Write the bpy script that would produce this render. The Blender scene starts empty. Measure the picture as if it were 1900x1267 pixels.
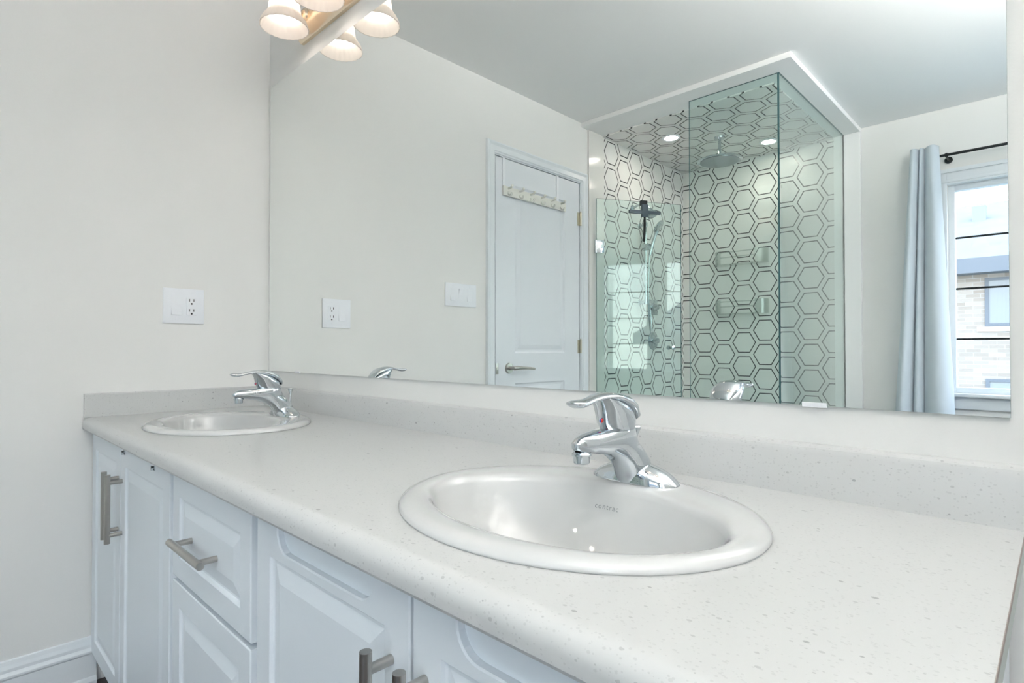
import bpy, bmesh, math, random
from mathutils import Vector, Matrix
from mathutils.bvhtree import BVHTree
random.seed(4)
K = 0.9            # model units -> metres
PI = math.pi
scn = bpy.context.scene
COL = scn.collection

# ------------------------------------------------------------------ camera
FPX = 1053.0
yaw = math.atan(1020 / FPX); pit = math.atan(13.5 / FPX)
Fh = Vector((-math.sin(yaw), math.cos(yaw), 0)); Rr = Vector((math.cos(yaw), math.sin(yaw), 0)); Zz = Vector((0, 0, 1))
Fw = Fh * math.cos(pit) + Zz * math.sin(pit); Up = Zz * math.cos(pit) - Fh * math.sin(pit)
cam_d = bpy.data.cameras.new('camera'); cam = bpy.data.objects.new('camera', cam_d); COL.objects.link(cam)
cam_d.sensor_width = 36; cam_d.lens = FPX / 1900 * 36; cam_d.clip_start = 0.02; cam_d.clip_end = 200
M = Matrix((Rr, Up, -Fw)).transposed().to_4x4(); M.translation = Vector((2.388, -0.992, 1.135)) * K
cam.matrix_world = M
scn.camera = cam
vs = scn.view_settings
vs.view_transform = 'Standard'; vs.look = 'None'; vs.gamma = 1; vs.use_curve_mapping = False
vs.exposure = 1.17

# ------------------------------------------------------------------ world (daylight sky)
w = bpy.data.worlds.new('sky'); scn.world = w; w.use_nodes = True
nt = w.node_tree; nt.nodes.clear()
out = nt.nodes.new('ShaderNodeOutputWorld'); bg = nt.nodes.new('ShaderNodeBackground')
tc = nt.nodes.new('ShaderNodeTexCoord'); sp = nt.nodes.new('ShaderNodeSeparateXYZ'); cr = nt.nodes.new('ShaderNodeValToRGB')
cr.color_ramp.elements[0].position = 0.0; cr.color_ramp.elements[0].color = (1.0, 0.985, 0.97, 1)
cr.color_ramp.elements[1].position = 0.75; cr.color_ramp.elements[1].color = (0.50, 0.72, 1.0, 1)
nt.links.new(tc.outputs['Generated'], sp.inputs[0]); nt.links.new(sp.outputs['Z'], cr.inputs[0])
nt.links.new(cr.outputs[0], bg.inputs[0]); nt.links.new(bg.outputs[0], out.inputs[0])
bg.inputs[1].default_value = 3.1

# sky portals in the two window openings (they only guide the sampling of the sky)
def portal(loc, sx, sy, rot):
    l = bpy.data.lights.new('window_portal', 'AREA'); l.shape = 'RECTANGLE'; l.size = sx * K; l.size_y = sy * K
    l.cycles.is_portal = True
    o = bpy.data.objects.new('window_portal', l); COL.objects.link(o); o.location = Vector(loc) * K; o.rotation_euler = rot
portal((2.45, -3.72, 1.52), 1.2, 1.35, (-PI / 2, 0, PI))
portal((3.44, -2.65, 1.52), 1.35, 1.4, (0, PI / 2, 0))

# ------------------------------------------------------------------ materials
def new_mat(name):
    m = bpy.data.materials.new(name); m.use_nodes = True
    return m, m.node_tree, m.node_tree.nodes['Principled BSDF']
def mat(name, col, rough=0.5, metal=0.0, spec=0.5, coat=0.0, bump=0.0, bscale=200, noise=0.0, nscale=6):
    m, t, b = new_mat(name)
    b.inputs['Base Color'].default_value = (*col, 1); b.inputs['Roughness'].default_value = rough
    b.inputs['Metallic'].default_value = metal; b.inputs['Specular IOR Level'].default_value = spec
    b.inputs['Coat Weight'].default_value = coat; b.inputs['Coat Roughness'].default_value = 0.05
    g = t.nodes.new('ShaderNodeTexCoord')
    if noise:
        n = t.nodes.new('ShaderNodeTexNoise'); n.inputs['Scale'].default_value = nscale; n.inputs['Detail'].default_value = 4
        t.links.new(g.outputs['Object'], n.inputs[0])
        mx = t.nodes.new('ShaderNodeMix'); mx.data_type = 'RGBA'
        mx.inputs[6].default_value = (*[c * (1 - noise) for c in col], 1); mx.inputs[7].default_value = (*[min(1, c * (1 + noise)) for c in col], 1)
        t.links.new(n.outputs[0], mx.inputs[0]); t.links.new(mx.outputs[2], b.inputs['Base Color'])
    if bump:
        n = t.nodes.new('ShaderNodeTexNoise'); n.inputs['Scale'].default_value = bscale; n.inputs['Detail'].default_value = 2
        t.links.new(g.outputs['Object'], n.inputs[0])
        bp = t.nodes.new('ShaderNodeBump'); bp.inputs['Strength'].default_value = bump; bp.inputs['Distance'].default_value = 0.001
        t.links.new(n.outputs[0], bp.inputs['Height']); t.links.new(bp.outputs[0], b.inputs['Normal'])
    return m
def emat(name, col, s):
    m = bpy.data.materials.new(name); m.use_nodes = True; t = m.node_tree; t.nodes.clear()
    o = t.nodes.new('ShaderNodeOutputMaterial'); e = t.nodes.new('ShaderNodeEmission')
    e.inputs[0].default_value = (*col, 1); e.inputs[1].default_value = s; t.links.new(e.outputs[0], o.inputs[0])
    return m
def thin_glass(name, tint, ior=1.5, rough=0.0):
    m = bpy.data.materials.new(name); m.use_nodes = True; t = m.node_tree; t.nodes.clear()
    o = t.nodes.new('ShaderNodeOutputMaterial'); tr = t.nodes.new('ShaderNodeBsdfTransparent'); g = t.nodes.new('ShaderNodeBsdfGlossy')
    f = t.nodes.new('ShaderNodeFresnel'); mx = t.nodes.new('ShaderNodeMixShader')
    tr.inputs[0].default_value = (*tint, 1); g.inputs['Roughness'].default_value = rough; 
    ge = t.nodes.new('ShaderNodeNewGeometry'); mi_ = t.nodes.new('ShaderNodeMix'); mi_.data_type = 'FLOAT'
    mi_.inputs[2].default_value = ior; mi_.inputs[3].default_value = 1 / ior     # same reflectance on both faces of the pane
    t.links.new(ge.outputs['Backfacing'], mi_.inputs[0]); t.links.new(mi_.outputs[0], f.inputs[0])
    g.inputs[0].default_value = (1, 1, 1, 1)
    t.links.new(f.outputs[0], mx.inputs[0]); t.links.new(tr.outputs[0], mx.inputs[1]); t.links.new(g.outputs[0], mx.inputs[2]); t.links.new(mx.outputs[0], o.inputs[0])
    return m

WALL = mat('wall_paint', (0.83, 0.83, 0.815), 0.55, bump=0.15, bscale=260, spec=0.25)
CEIL = mat('ceiling_paint', (0.92, 0.925, 0.92), 0.8, spec=0.2)
TRIM = mat('trim_white', (0.80, 0.84, 0.87), 0.35)
DOORW = mat('door_white', (0.80, 0.83, 0.87), 0.4)
CAB = mat('cabinet_white', (0.78, 0.83, 0.875), 0.38)
CHROME = mat('chrome', (0.62, 0.66, 0.69), 0.03, metal=1)
NICKEL = mat('brushed_nickel', (0.50, 0.48, 0.45), 0.3, metal=1)
BRASSY = mat('warm_nickel', (0.84, 0.72, 0.56), 0.25, metal=1)
PORC = mat('porcelain', (0.60, 0.61, 0.61), 0.08, coat=0.6)
PLASTIC = mat('switch_plastic', (0.86, 0.88, 0.92), 0.3)
DARK = mat('dark_slot', (0.03, 0.03, 0.03), 0.6)
BLACK = mat('black_rubber', (0.012, 0.014, 0.016), 0.45)
SLATE = mat('slate_plastic', (0.10, 0.13, 0.16), 0.4)
SLATE2 = mat('spray_face_grey', (0.30, 0.36, 0.40), 0.15, metal=0.8)
RODM = mat('rod_black', (0.02, 0.025, 0.025), 0.4, metal=0.5)
HINGEM = mat('hinge_metal', (0.55, 0.52, 0.42), 0.3, metal=1)
IVORY = mat('ivory_plastic', (0.82, 0.82, 0.76), 0.35)
GLOSSW = mat('glossy_white_tile', (0.80, 0.79, 0.76), 0.12)
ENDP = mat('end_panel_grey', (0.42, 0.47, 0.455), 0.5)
SEAM = mat('countertop_seam', (0.30, 0.25, 0.23), 0.6)
INK = mat('printed_grey', (0.22, 0.24, 0.25), 0.5)
REDM = mat('red_mark', (0.75, 0.06, 0.05), 0.3); BLUEM = mat('blue_mark', (0.05, 0.14, 0.6), 0.3)
WOOD = mat('dark_floor_wood', (0.035, 0.02, 0.018), 0.35, noise=0.4, nscale=8)
MIRROR = mat('mirror_silver', (0.925, 0.95, 0.94), 0.0, metal=1)
MIREDGE = mat('mirror_edge', (0.30, 0.42, 0.40), 0.2)
GLASS = thin_glass('window_glass', (0.98, 0.99, 0.99), 1.35)
SGLASS = thin_glass('shower_glass', (0.92, 0.975, 0.96), 1.5)
SEDGE = mat('glass_edge', (0.05, 0.14, 0.15), 0.15, spec=0.6)
ACRYL = thin_glass('clear_acrylic', (0.86, 0.90, 0.89), 1.7)
BULB = emat('bulb_light', (1.0, 0.88, 0.78), 6.5)
BULB_ADD = emat('added_dim_bulb', (1.0, 0.86, 0.74), 3)  # bulbs of the added, unseen vanity light
BOWL_ADD = emat('added_bowl_glow', (1.0, 0.965, 0.92), 1.0)
BOWL_BULB_ADD = emat('added_bowl_bulb', (1.0, 0.97, 0.935), 470)  # bulbs of the added, unseen bowl light
DOWNL = emat('downlight_light', (1.0, 0.89, 0.79), 48)
ROOF = mat('roof_shingle', (0.215, 0.21, 0.205), 0.9, noise=0.12, nscale=3)
FASCIA = mat('fascia_blue_grey', (0.13, 0.145, 0.17), 0.6)
GRASS = mat('outdoor_ground', (0.28, 0.30, 0.27), 0.95, noise=0.2, nscale=0.6)
HGLASS = mat('house_window_glass', (0.24, 0.26, 0.28), 0.35)
VENTM = mat('roof_vent_grey', (0.22, 0.25, 0.30), 0.6)

# frosted ribbed lamp glass
SHADE = bpy.data.materials.new('frosted_lamp_glass'); SHADE.use_nodes = True
t = SHADE.node_tree; t.nodes.clear()
o_ = t.nodes.new('ShaderNodeOutputMaterial'); d_ = t.nodes.new('ShaderNodeBsdfDiffuse'); tl = t.nodes.new('ShaderNodeBsdfTranslucent')
gl = t.nodes.new('ShaderNodeBsdfGlossy'); m1 = t.nodes.new('ShaderNodeMixShader'); m2 = t.nodes.new('ShaderNodeMixShader')
d_.inputs[0].default_value = (0.86, 0.84, 0.82, 1); tl.inputs[0].default_value = (0.80, 0.76, 0.72, 1); gl.inputs['Roughness'].default_value = 0.25
m1.inputs[0].default_value = 0.6; m2.inputs[0].default_value = 0.05
t.links.new(d_.outputs[0], m1.inputs[1]); t.links.new(tl.outputs[0], m1.inputs[2]); t.links.new(m1.outputs[0], m2.inputs[1]); t.links.new(gl.outputs[0], m2.inputs[2]); t.links.new(m2.outputs[0], o_.inputs[0])

# white quartz with grey flecks
QUARTZ, t, b = new_mat('speckled_quartz')
b.inputs['Roughness'].default_value = 0.28
g = t.nodes.new('ShaderNodeTexCoord')
def fleck(scale, thr, keep, dark):
    mp = t.nodes.new('ShaderNodeMapping'); mp.inputs['Scale'].default_value = (0.7, 1.0, 1.0); mp.inputs['Rotation'].default_value = (0, 0, 0.5)
    t.links.new(g.outputs['Object'], mp.inputs[0])
    v = t.nodes.new('ShaderNodeTexVoronoi'); v.inputs['Scale'].default_value = scale; t.links.new(mp.outputs[0], v.inputs['Vector'])
    s = t.nodes.new('ShaderNodeSeparateColor'); t.links.new(v.outputs['Color'], s.inputs[0])
    a = t.nodes.new('ShaderNodeMath'); a.operation = 'LESS_THAN'; a.inputs[1].default_value = keep; t.links.new(s.outputs[0], a.inputs[0])
    # fleck radius varies per cell
    r = t.nodes.new('ShaderNodeMath'); r.operation = 'MULTIPLY'; r.inputs[1].default_value = thr; t.links.new(s.outputs[1], r.inputs[0])
    c = t.nodes.new('ShaderNodeMath'); c.operation = 'LESS_THAN'; t.links.new(v.outputs['Distance'], c.inputs[0]); t.links.new(r.outputs[0], c.inputs[1])
    mm = t.nodes.new('ShaderNodeMath'); mm.operation = 'MULTIPLY'; t.links.new(a.outputs[0], mm.inputs[0]); t.links.new(c.outputs[0], mm.inputs[1])
    m3 = t.nodes.new('ShaderNodeMath'); m3.operation = 'MULTIPLY'; m3.inputs[1].default_value = dark; t.links.new(mm.outputs[0], m3.inputs[0])
    return m3
prev = None
for args in ((420, 0.55, 0.30, 0.22), (230, 0.42, 0.10, 0.45), (110, 0.30, 0.05, 0.8)):
    f = fleck(*args)
    if prev is None: prev = f
    else:
        x = t.nodes.new('ShaderNodeMath'); x.operation = 'MAXIMUM'; t.links.new(prev.outputs[0], x.inputs[0]); t.links.new(f.outputs[0], x.inputs[1]); prev = x
mx = t.nodes.new('ShaderNodeMix'); mx.data_type = 'RGBA'; mx.inputs[6].default_value = (0.57, 0.58, 0.58, 1); mx.inputs[7].default_value = (0.28, 0.29, 0.30, 1)
t.links.new(prev.outputs[0], mx.inputs[0]); t.links.new(mx.outputs[2], b.inputs['Base Color'])

# hexagon outline tile: n = axis across the flats, v = axis through the corners
PER = 0.193 * K
def hexmat(name, n_ax, v_ax, n0, v0):
    m, t, b = new_mat(name); b.inputs['Roughness'].default_value = 0.22
    g = t.nodes.new('ShaderNodeTexCoord'); s = t.nodes.new('ShaderNodeSeparateXYZ'); t.links.new(g.outputs['Object'], s.inputs[0])
    def mth(op, a, bb=None, c=None):
        n = t.nodes.new('ShaderNodeMath'); n.operation = op
        for i, x in enumerate((a, bb, c)):
            if x is None: continue
            if isinstance(x, (int, float)): n.inputs[i].default_value = x
            else: t.links.new(x, n.inputs[i])
        return n.outputs[0]
    qn = mth('DIVIDE', mth('SUBTRACT', s.outputs[n_ax], n0 * K), PER)
    qv = mth('DIVIDE', mth('SUBTRACT', s.outputs[v_ax], v0 * K), PER)
    H = math.sqrt(3) / 2
    an = mth('SUBTRACT', mth('FLOORED_MODULO', mth('ADD', qn, 0.5), 1.0), 0.5)
    av = mth('SUBTRACT', mth('FLOORED_MODULO', mth('ADD', qv, H), 2 * H), H)
    bn = mth('SUBTRACT', mth('FLOORED_MODULO', qn, 1.0), 0.5)
    bv = mth('SUBTRACT', mth('FLOORED_MODULO', qv, 2 * H), H)
    def hd(n, v):
        n = mth('ABSOLUTE', n); v = mth('ABSOLUTE', v)
        return mth('MAXIMUM', n, mth('ADD', mth('MULTIPLY', n, 0.5), mth('MULTIPLY', v, H)))
    d = mth('MINIMUM', hd(an, av), hd(bn, bv))
    line = mth('MULTIPLY', mth('GREATER_THAN', d, 0.389), mth('LESS_THAN', d, 0.429))
    joint = mth('GREATER_THAN', d, 0.495)
    ns = t.nodes.new('ShaderNodeTexNoise'); ns.inputs['Scale'].default_value = 9; t.links.new(g.outputs['Object'], ns.inputs[0])
    c0 = t.nodes.new('ShaderNodeMix'); c0.data_type = 'RGBA'; c0.inputs[6].default_value = (0.80, 0.79, 0.77, 1); c0.inputs[7].default_value = (0.86, 0.855, 0.84, 1)
    t.links.new(ns.outputs[0], c0.inputs[0])
    c1 = t.nodes.new('ShaderNodeMix'); c1.data_type = 'RGBA'; t.links.new(mth('MULTIPLY', joint, 0.25), c1.inputs[0]); t.links.new(c0.outputs[2], c1.inputs[6]); c1.inputs[7].default_value = (0.5, 0.5, 0.48, 1)
    c2 = t.nodes.new('ShaderNodeMix'); c2.data_type = 'RGBA'; t.links.new(line, c2.inputs[0]); t.links.new(c1.outputs[2], c2.inputs[6]); c2.inputs[7].default_value = (0.035, 0.04, 0.04, 1)
    t.links.new(c2.outputs[2], b.inputs['Base Color'])
    return m
HEXL = hexmat('hex_tile_left', 'Z', 'Y', 2.574, -2.515)
HEXB = hexmat('hex_tile_back', 'Z', 'X', 2.537, 0.205)
HEXC = hexmat('hex_tile_ceiling', 'X', 'Y', 0.309, -2.461)

# brick
BRICK, t, b = new_mat('pale_brick'); b.inputs['Roughness'].default_value = 0.9
g = t.nodes.new('ShaderNodeTexCoord'); s = t.nodes.new('ShaderNodeSeparateXYZ'); c = t.nodes.new('ShaderNodeCombineXYZ'); a = t.nodes.new('ShaderNodeMath')
a.operation = 'ADD'; t.links.new(g.outputs['Object'], s.inputs[0]); t.links.new(s.outputs[0], a.inputs[0]); t.links.new(s.outputs[1], a.inputs[1])
t.links.new(a.outputs[0], c.inputs[0]); t.links.new(s.outputs[2], c.inputs[1])
br = t.nodes.new('ShaderNodeTexBrick'); br.inputs['Scale'].default_value = 1.0; br.inputs['Brick Width'].default_value = 0.26; br.inputs['Row Height'].default_value = 0.085
br.inputs['Mortar Size'].default_value = 0.006; br.inputs['Color1'].default_value = (0.36, 0.32, 0.29, 1); br.inputs['Color2'].default_value = (0.28, 0.24, 0.21, 1); br.inputs['Mortar'].default_value = (0.38, 0.37, 0.36, 1)
t.links.new(c.outputs[0], br.inputs[0]); t.links.new(br.outputs[0], b.inputs['Base Color'])

# curtain fabric
CURT = mat('curtain_fabric', (0.62, 0.69, 0.75), 0.85, bump=0.3, bscale=500, spec=0.1)
CURT.node_tree.nodes['Principled BSDF'].inputs['Sheen Weight'].default_value = 0.2

# ------------------------------------------------------------------ mesh helpers (all in model units)
def link(o, parent=None):
    COL.objects.link(o)
    if parent is not None: o.parent = parent
    return o
def obj(name, bm, m, parent=None, smooth=None, loc=None, rotz=0.0, subsurf=0):
    """finish a bmesh as one mesh object; smooth = auto-smooth angle in degrees or None"""
    bmesh.ops.recalc_face_normals(bm, faces=bm.faces[:])
    bmesh.ops.scale(bm, vec=(K, K, K), verts=bm.verts[:])
    if smooth is not None:
        for f in bm.faces: f.smooth = True
        lim = math.radians(smooth)
        for e in bm.edges:
            if len(e.link_faces) == 2 and e.calc_face_angle(0) > lim: e.smooth = False
    me = bpy.data.meshes.new(name); bm.to_mesh(me); bm.free()
    for x in (m if isinstance(m, (list, tuple)) else [m]): me.materials.append(x)
    o = bpy.data.objects.new(name, me); link(o, parent)
    if loc is not None: o.location = Vector(loc) * K
    o.rotation_euler = (0, 0, rotz)
    if subsurf:
        md = o.modifiers.new('smooth', 'SUBSURF'); md.levels = subsurf; md.render_levels = subsurf
    return o
def thing(name, label, cat, loc=(0, 0, 0), rotz=0.0, group=None, kind=None):
    o = bpy.data.objects.new(name, None); link(o); o.empty_display_size = 0.05
    o.location = Vector(loc) * K; o.rotation_euler = (0, 0, rotz)
    if label: o['label'] = label
    if cat: o['category'] = cat
    if group: o['group'] = group
    if kind: o['kind'] = kind
    return o
def tag(o, label, cat, group=None, kind=None):
    o['label'] = label; o['category'] = cat
    if group: o['group'] = group
    if kind: o['kind'] = kind
    return o
def struct(o, label=None):
    o['kind'] = 'structure'
    if label: o['label'] = label; o['category'] = 'structure'
    return o
def copy_tree(o, parent=None):
    c = o.copy(); COL.objects.link(c)
    if parent is not None: c.parent = parent
    for ch in list(o.children): copy_tree(ch, c)
    return c
def box(bm, a, b_, bev=0.0, mi=0):
    x0, y0, z0 = [min(a[i], b_[i]) for i in range(3)]; x1, y1, z1 = [max(a[i], b_[i]) for i in range(3)]
    r = bmesh.ops.create_cube(bm, size=1)
    for v in r['verts']: v.co = Vector(((x0 + x1) / 2 + v.co.x * (x1 - x0), (y0 + y1) / 2 + v.co.y * (y1 - y0), (z0 + z1) / 2 + v.co.z * (z1 - z0)))
    fs = set(f for v in r['verts'] for f in v.link_faces)
    for f in fs: f.material_index = mi
    if bev:
        es = list(set(e for f in fs for e in f.edges))
        rb = bmesh.ops.bevel(bm, geom=es, offset=bev, segments=2, profile=0.6, affect='EDGES')
        for f in rb['faces']: f.material_index = mi
    return bm
def B(*args, bev=0.0):
    bm = bmesh.new()
    for i in range(0, len(args), 2): box(bm, args[i], args[i + 1], bev)
    return bm
def frame_axes(d):
    d = Vector(d).normalized(); up = Vector((0, 0, 1)) if abs(d.z) < 0.95 else Vector((1, 0, 0))
    u = d.cross(up).normalized(); return u, u.cross(d).normalized(), d
def cyl(bm, p0, p1, r0, r1=None, seg=24, mi=0, cap=True):
    p0 = Vector(p0); p1 = Vector(p1); r1 = r0 if r1 is None else r1
    u, v, d = frame_axes(p1 - p0)
    A = [bm.verts.new(p0 + (u * math.cos(2 * PI * i / seg) + v * math.sin(2 * PI * i / seg)) * r0) for i in range(seg)]
    C = [bm.verts.new(p1 + (u * math.cos(2 * PI * i / seg) + v * math.sin(2 * PI * i / seg)) * r1) for i in range(seg)]
    fs = [bm.faces.new((A[i], A[(i + 1) % seg], C[(i + 1) % seg], C[i])) for i in range(seg)]
    if cap: fs += [bm.faces.new(A[::-1]), bm.faces.new(C)]
    for f in fs: f.material_index = mi
    return bm
def loft(bm, rings, close0=True, close1=True, mi=0):
    """rings: list of lists of points with the same count, closed loops"""
    R = [[bm.verts.new(p) for p in r] for r in rings]; n = len(R[0]); fs = []
    for a_, b_ in zip(R, R[1:]):
        for i in range(n): fs.append(bm.faces.new((a_[i], a_[(i + 1) % n], b_[(i + 1) % n], b_[i])))
    if close0: fs.append(bm.faces.new(R[0][::-1]))
    if close1: fs.append(bm.faces.new(R[-1]))
    for f in fs: f.material_index = mi
    return R
def tube(bm, pts, r, seg=12, mi=0):
    pts = [Vector(p) for p in pts]; rings = []; u = None
    for i, p in enumerate(pts):
        d = (pts[min(i + 1, len(pts) - 1)] - pts[max(i - 1, 0)]).normalized()
        if u is None: u = frame_axes(d)[0]
        else: u = (u - d * u.dot(d)).normalized()
        v = d.cross(u); rr = r[i] if isinstance(r, (list, tuple)) else r
        rings.append([p + (u * math.cos(2 * PI * k / seg) + v * math.sin(2 * PI * k / seg)) * rr for k in range(seg)])
    loft(bm, rings, mi=mi); return bm
def lathe(bm, prof, c=(0, 0, 0), axis=(0, 0, 1), seg=32, mi=0, closed=False, flute=0.0, nfl=0):
    """prof: list of (radius, height along axis)"""
    c = Vector(c); u, v, d = frame_axes(axis); rings = []
    for r, h in prof:
        ring = []
        for k in range(seg):
            a_ = 2 * PI * k / seg; rr = max(r, 1e-5) * (1 + (flute * math.cos(nfl * a_) if flute else 0))
            ring.append(c + d * h + (u * math.cos(a_) + v * math.sin(a_)) * rr)
        rings.append(ring)
    if closed: rings.append(rings[0]); R = loft(bm, rings, False, False, mi); bmesh.ops.remove_doubles(bm, verts=bm.verts[:], dist=1e-6)
    else: loft(bm, rings, prof[0][0] > 1e-4, prof[-1][0] > 1e-4, mi)
    return bm
def bez(p0, p1, p2, p3, n=10):
    p0, p1, p2, p3 = map(Vector, (p0, p1, p2, p3)); o = []
    for i in range(n + 1):
        s = i / n; o.append(p0 * (1 - s) ** 3 + p1 * 3 * s * (1 - s) ** 2 + p2 * 3 * s * s * (1 - s) + p3 * s ** 3)
    return o
def profile_run(bm, prof, p0, p1, nrm, mi=0):
    """sweep (out, z) profile from p0 to p1; out along nrm"""
    p0 = Vector(p0); p1 = Vector(p1); nrm = Vector(nrm)
    rings = [[p + nrm * o + Vector((0, 0, z)) for o, z in prof] for p in (p0, p1)]
    loft(bm, rings, mi=mi); return bm
def wall_holes(axis, pos, thick, a0, a1, z0, z1, holes):
    """solid wall slab with rectangular openings. axis 'x': wall runs along x at y=pos..pos+thick; 'y': runs along y at x=pos.."""
    bm = bmesh.new()
    As = sorted({a0, a1, *[h[0] for h in holes], *[h[1] for h in holes]}); Zs = sorted({z0, z1, *[h[2] for h in holes], *[h[3] for h in holes]})
    for i in range(len(As) - 1):
        for j in range(len(Zs) - 1):
            ca = (As[i] + As[i + 1]) / 2; cz = (Zs[j] + Zs[j + 1]) / 2
            if any(h[0] < ca < h[1] and h[2] < cz < h[3] for h in holes): continue
            if axis == 'x': box(bm, (As[i], pos, Zs[j]), (As[i + 1], pos + thick, Zs[j + 1]))
            else: box(bm, (pos, As[i], Zs[j]), (pos + thick, As[i + 1], Zs[j + 1]))
    bmesh.ops.remove_doubles(bm, verts=bm.verts[:], dist=1e-5)
    # drop the doubled inner faces
    seen = {}; kill = []
    for f in bm.faces:
        k = tuple(sorted(v.index for v in f.verts)) if False else tuple(sorted(tuple(round(x, 4) for x in v.co) for v in f.verts))
        if k in seen: kill += [f, seen[k]]
        else: seen[k] = f
    bmesh.ops.delete(bm, geom=list(set(kill)), context='FACES')
    return bm

# ================================================================== ROOM
XR, YB, HC = 3.35, -3.63, 2.705
WB = (1.86, 3.0, 0.85, 2.20)          # back window opening x0,x1,z0,z1
WR = (-3.34, -1.98, 0.85, 2.25)       # right window opening y0,y1,z0,z1
DR = (-2.155, -1.325, 0.0, 2.285)     # door opening y0,y1
struct(obj('floor', B((-0.12, YB - 0.14, -0.08), (XR + 0.14, 0.12, 0.0)), WOOD))
struct(obj('ceiling', B((-0.12, YB - 0.14, HC), (XR + 0.14, 0.12, HC + 0.08)), CEIL))
struct(obj('wall_front', B((-0.12, 0.006, 0), (XR + 0.14, 0.12, HC)), WALL))
bm = wall_holes('y', -0.06, 0.06, YB, 0.006, 0, HC, [(DR[0], DR[1], DR[2], DR[3])])
box(bm, (-0.12, YB, 0), (-0.06, 0.006, HC))
struct(obj('wall_left', bm, WALL))
struct(obj('wall_back', wall_holes('x', YB - 0.14, 0.14, -0.12, XR + 0.14, 0, HC, [WB]), WALL))
struct(obj('wall_right', wall_holes('y', XR, 0.14, YB, 0.006, 0, HC, [WR]), WALL))

# baseboards
BBP = [(0, 0), (0.024, 0), (0.024, 0.012), (0.019, 0.022), (0.016, 0.026), (0.016, 0.100), (0.019, 0.106), (0.019, 0.112), (0.013, 0.122), (0.013, 0.132), (0.009, 0.143), (0.006, 0.155), (0, 0.157)]
struct(obj('baseboard_left', profile_run(bmesh.new(), BBP, (0, -0.578, 0), (0, -1.238, 0), (1, 0, 0)), TRIM))
struct(obj('baseboard_back', profile_run(bmesh.new(), BBP, (1.372, YB, 0), (XR, YB, 0), (0, 1, 0)), TRIM))
struct(obj('baseboard_right', profile_run(bmesh.new(), BBP, (XR, YB + 0.026, 0), (XR, 0.004, 0), (-1, 0, 0)), TRIM))
struct(obj('baseboard_front', profile_run(bmesh.new(), BBP, (2.352, 0.006, 0), (XR - 0.026, 0.006, 0), (0, -1, 0)), TRIM))

# ------------------------------------------------------------------ door
door = thing('door_1', 'white two-panel interior door with a lever handle', 'door', (0, -1.74, 0), kind='structure')
def rect(a0, a1, z0, z1, d, ins): return [(a0 + ins, z0 + ins, d), (a1 - ins, z0 + ins, d), (a1 - ins, z1 - ins, d), (a0 + ins, z1 - ins, d)]
def front_panel(outer, panels, thick, to3, prof, bm=None, back=True):
    """outer: 2D polygon (a,z); panels: rects a0,a1,z0,z1; prof: list of (inset, depth<=0 means into the leaf); to3(a,z,d) -> point"""
    bm = bm or bmesh.new()
    bev = 0.002
    cx = sum(p[0] for p in outer) / len(outer); cz = sum(p[1] for p in outer) / len(outer)
    n = len(outer)
    # inset outline for the arris
    def inset(poly, q):
        res = []
        for i in range(n):
            p0 = Vector(poly[i - 1]); p1 = Vector(poly[i]); p2 = Vector(poly[(i + 1) % n])
            e1 = (p1 - p0).normalized(); e2 = (p2 - p1).normalized()
            n1 = Vector((-e1.y, e1.x)); n2 = Vector((-e2.y, e2.x)); m_ = (n1 + n2)
            m_ = m_ / max(0.3, m_.length_squared) * 2
            res.append(tuple(p1 + m_ * q))
        return res
    area = sum(outer[i - 1][0] * outer[i][1] - outer[i][0] * outer[i - 1][1] for i in range(n))
    if area < 0: outer = outer[::-1]
    ins = inset(outer, bev)
    r0 = [bm.verts.new(to3(a, z, -thick)) for a, z in outer]
    r1 = [bm.verts.new(to3(a, z, -bev)) for a, z in outer]
    r2 = [bm.verts.new(to3(a, z, 0)) for a, z in ins]
    for A_, C_ in ((r0, r1), (r1, r2)):
        for i in range(n): bm.faces.new((A_[i], A_[(i + 1) % n], C_[(i + 1) % n], C_[i]))
    bm.faces.new(r0[::-1])
    edges = [bm.edges.get((r2[i], r2[(i + 1) % n])) for i in range(n)]
    for (a0, a1, z0, z1) in panels:
        prev = None
        for k, (q, d) in enumerate(prof):
            cur = [bm.verts.new(to3(a, z, d)) for a, z, d in rect(a0, a1, z0, z1, d, q)]
            if prev is None: edges += [bm.edges.new((cur[i], cur[(i + 1) % 4])) for i in range(4)]
            else:
                for i in range(4): bm.faces.new((prev[i], prev[(i + 1) % 4], cur[(i + 1) % 4], cur[i]))
            prev = cur
        bm.faces.new(prev)
    bmesh.ops.triangle_fill(bm, edges=edges, use_beauty=True)
    return bm
y0d, y1d, ztd = -2.146, -1.339, 2.277
dp = [(0, 0), (0.010, -0.008), (0.022, -0.009), (0.050, -0.002), (0.055, -0.002)]
# door_1 is at y=-1.74: local y = Y + 1.74
bm = front_panel([(y0d + 1.74, 0.008), (y1d + 1.74, 0.008), (y1d + 1.74, ztd), (y0d + 1.74, ztd)],
                 [(-1.985 + 1.74, -1.505 + 1.74, 1.108, 2.13), (-1.985 + 1.74, -1.505 + 1.74, 0.20, 0.925)], 0.036,
                 lambda a, z, d: Vector((-0.004 + d, a, z)), dp)
obj('door_leaf', bm, DOORW, door, smooth=None)
bm = bmesh.new(); cyl(bm, (-0.004, 0.29, 1.018), (0.006, 0.29, 1.018), 0.033, 0.029)
cyl(bm, (0.006, 0.29, 1.018), (0.045, 0.29, 1.018), 0.012, 0.011)
tube(bm, bez((0.045, 0.30, 1.018), (0.055, 0.27, 1.02), (0.05, 0.20, 1.020), (0.048, 0.115, 1.012), 12), [0.012, 0.0125, 0.0125, 0.012, 0.0115, 0.011, 0.010, 0.0095, 0.009, 0.0085, 0.0085, 0.008, 0.0075], 16)
obj('door_handle', bm, NICKEL, door, smooth=40)
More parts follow.
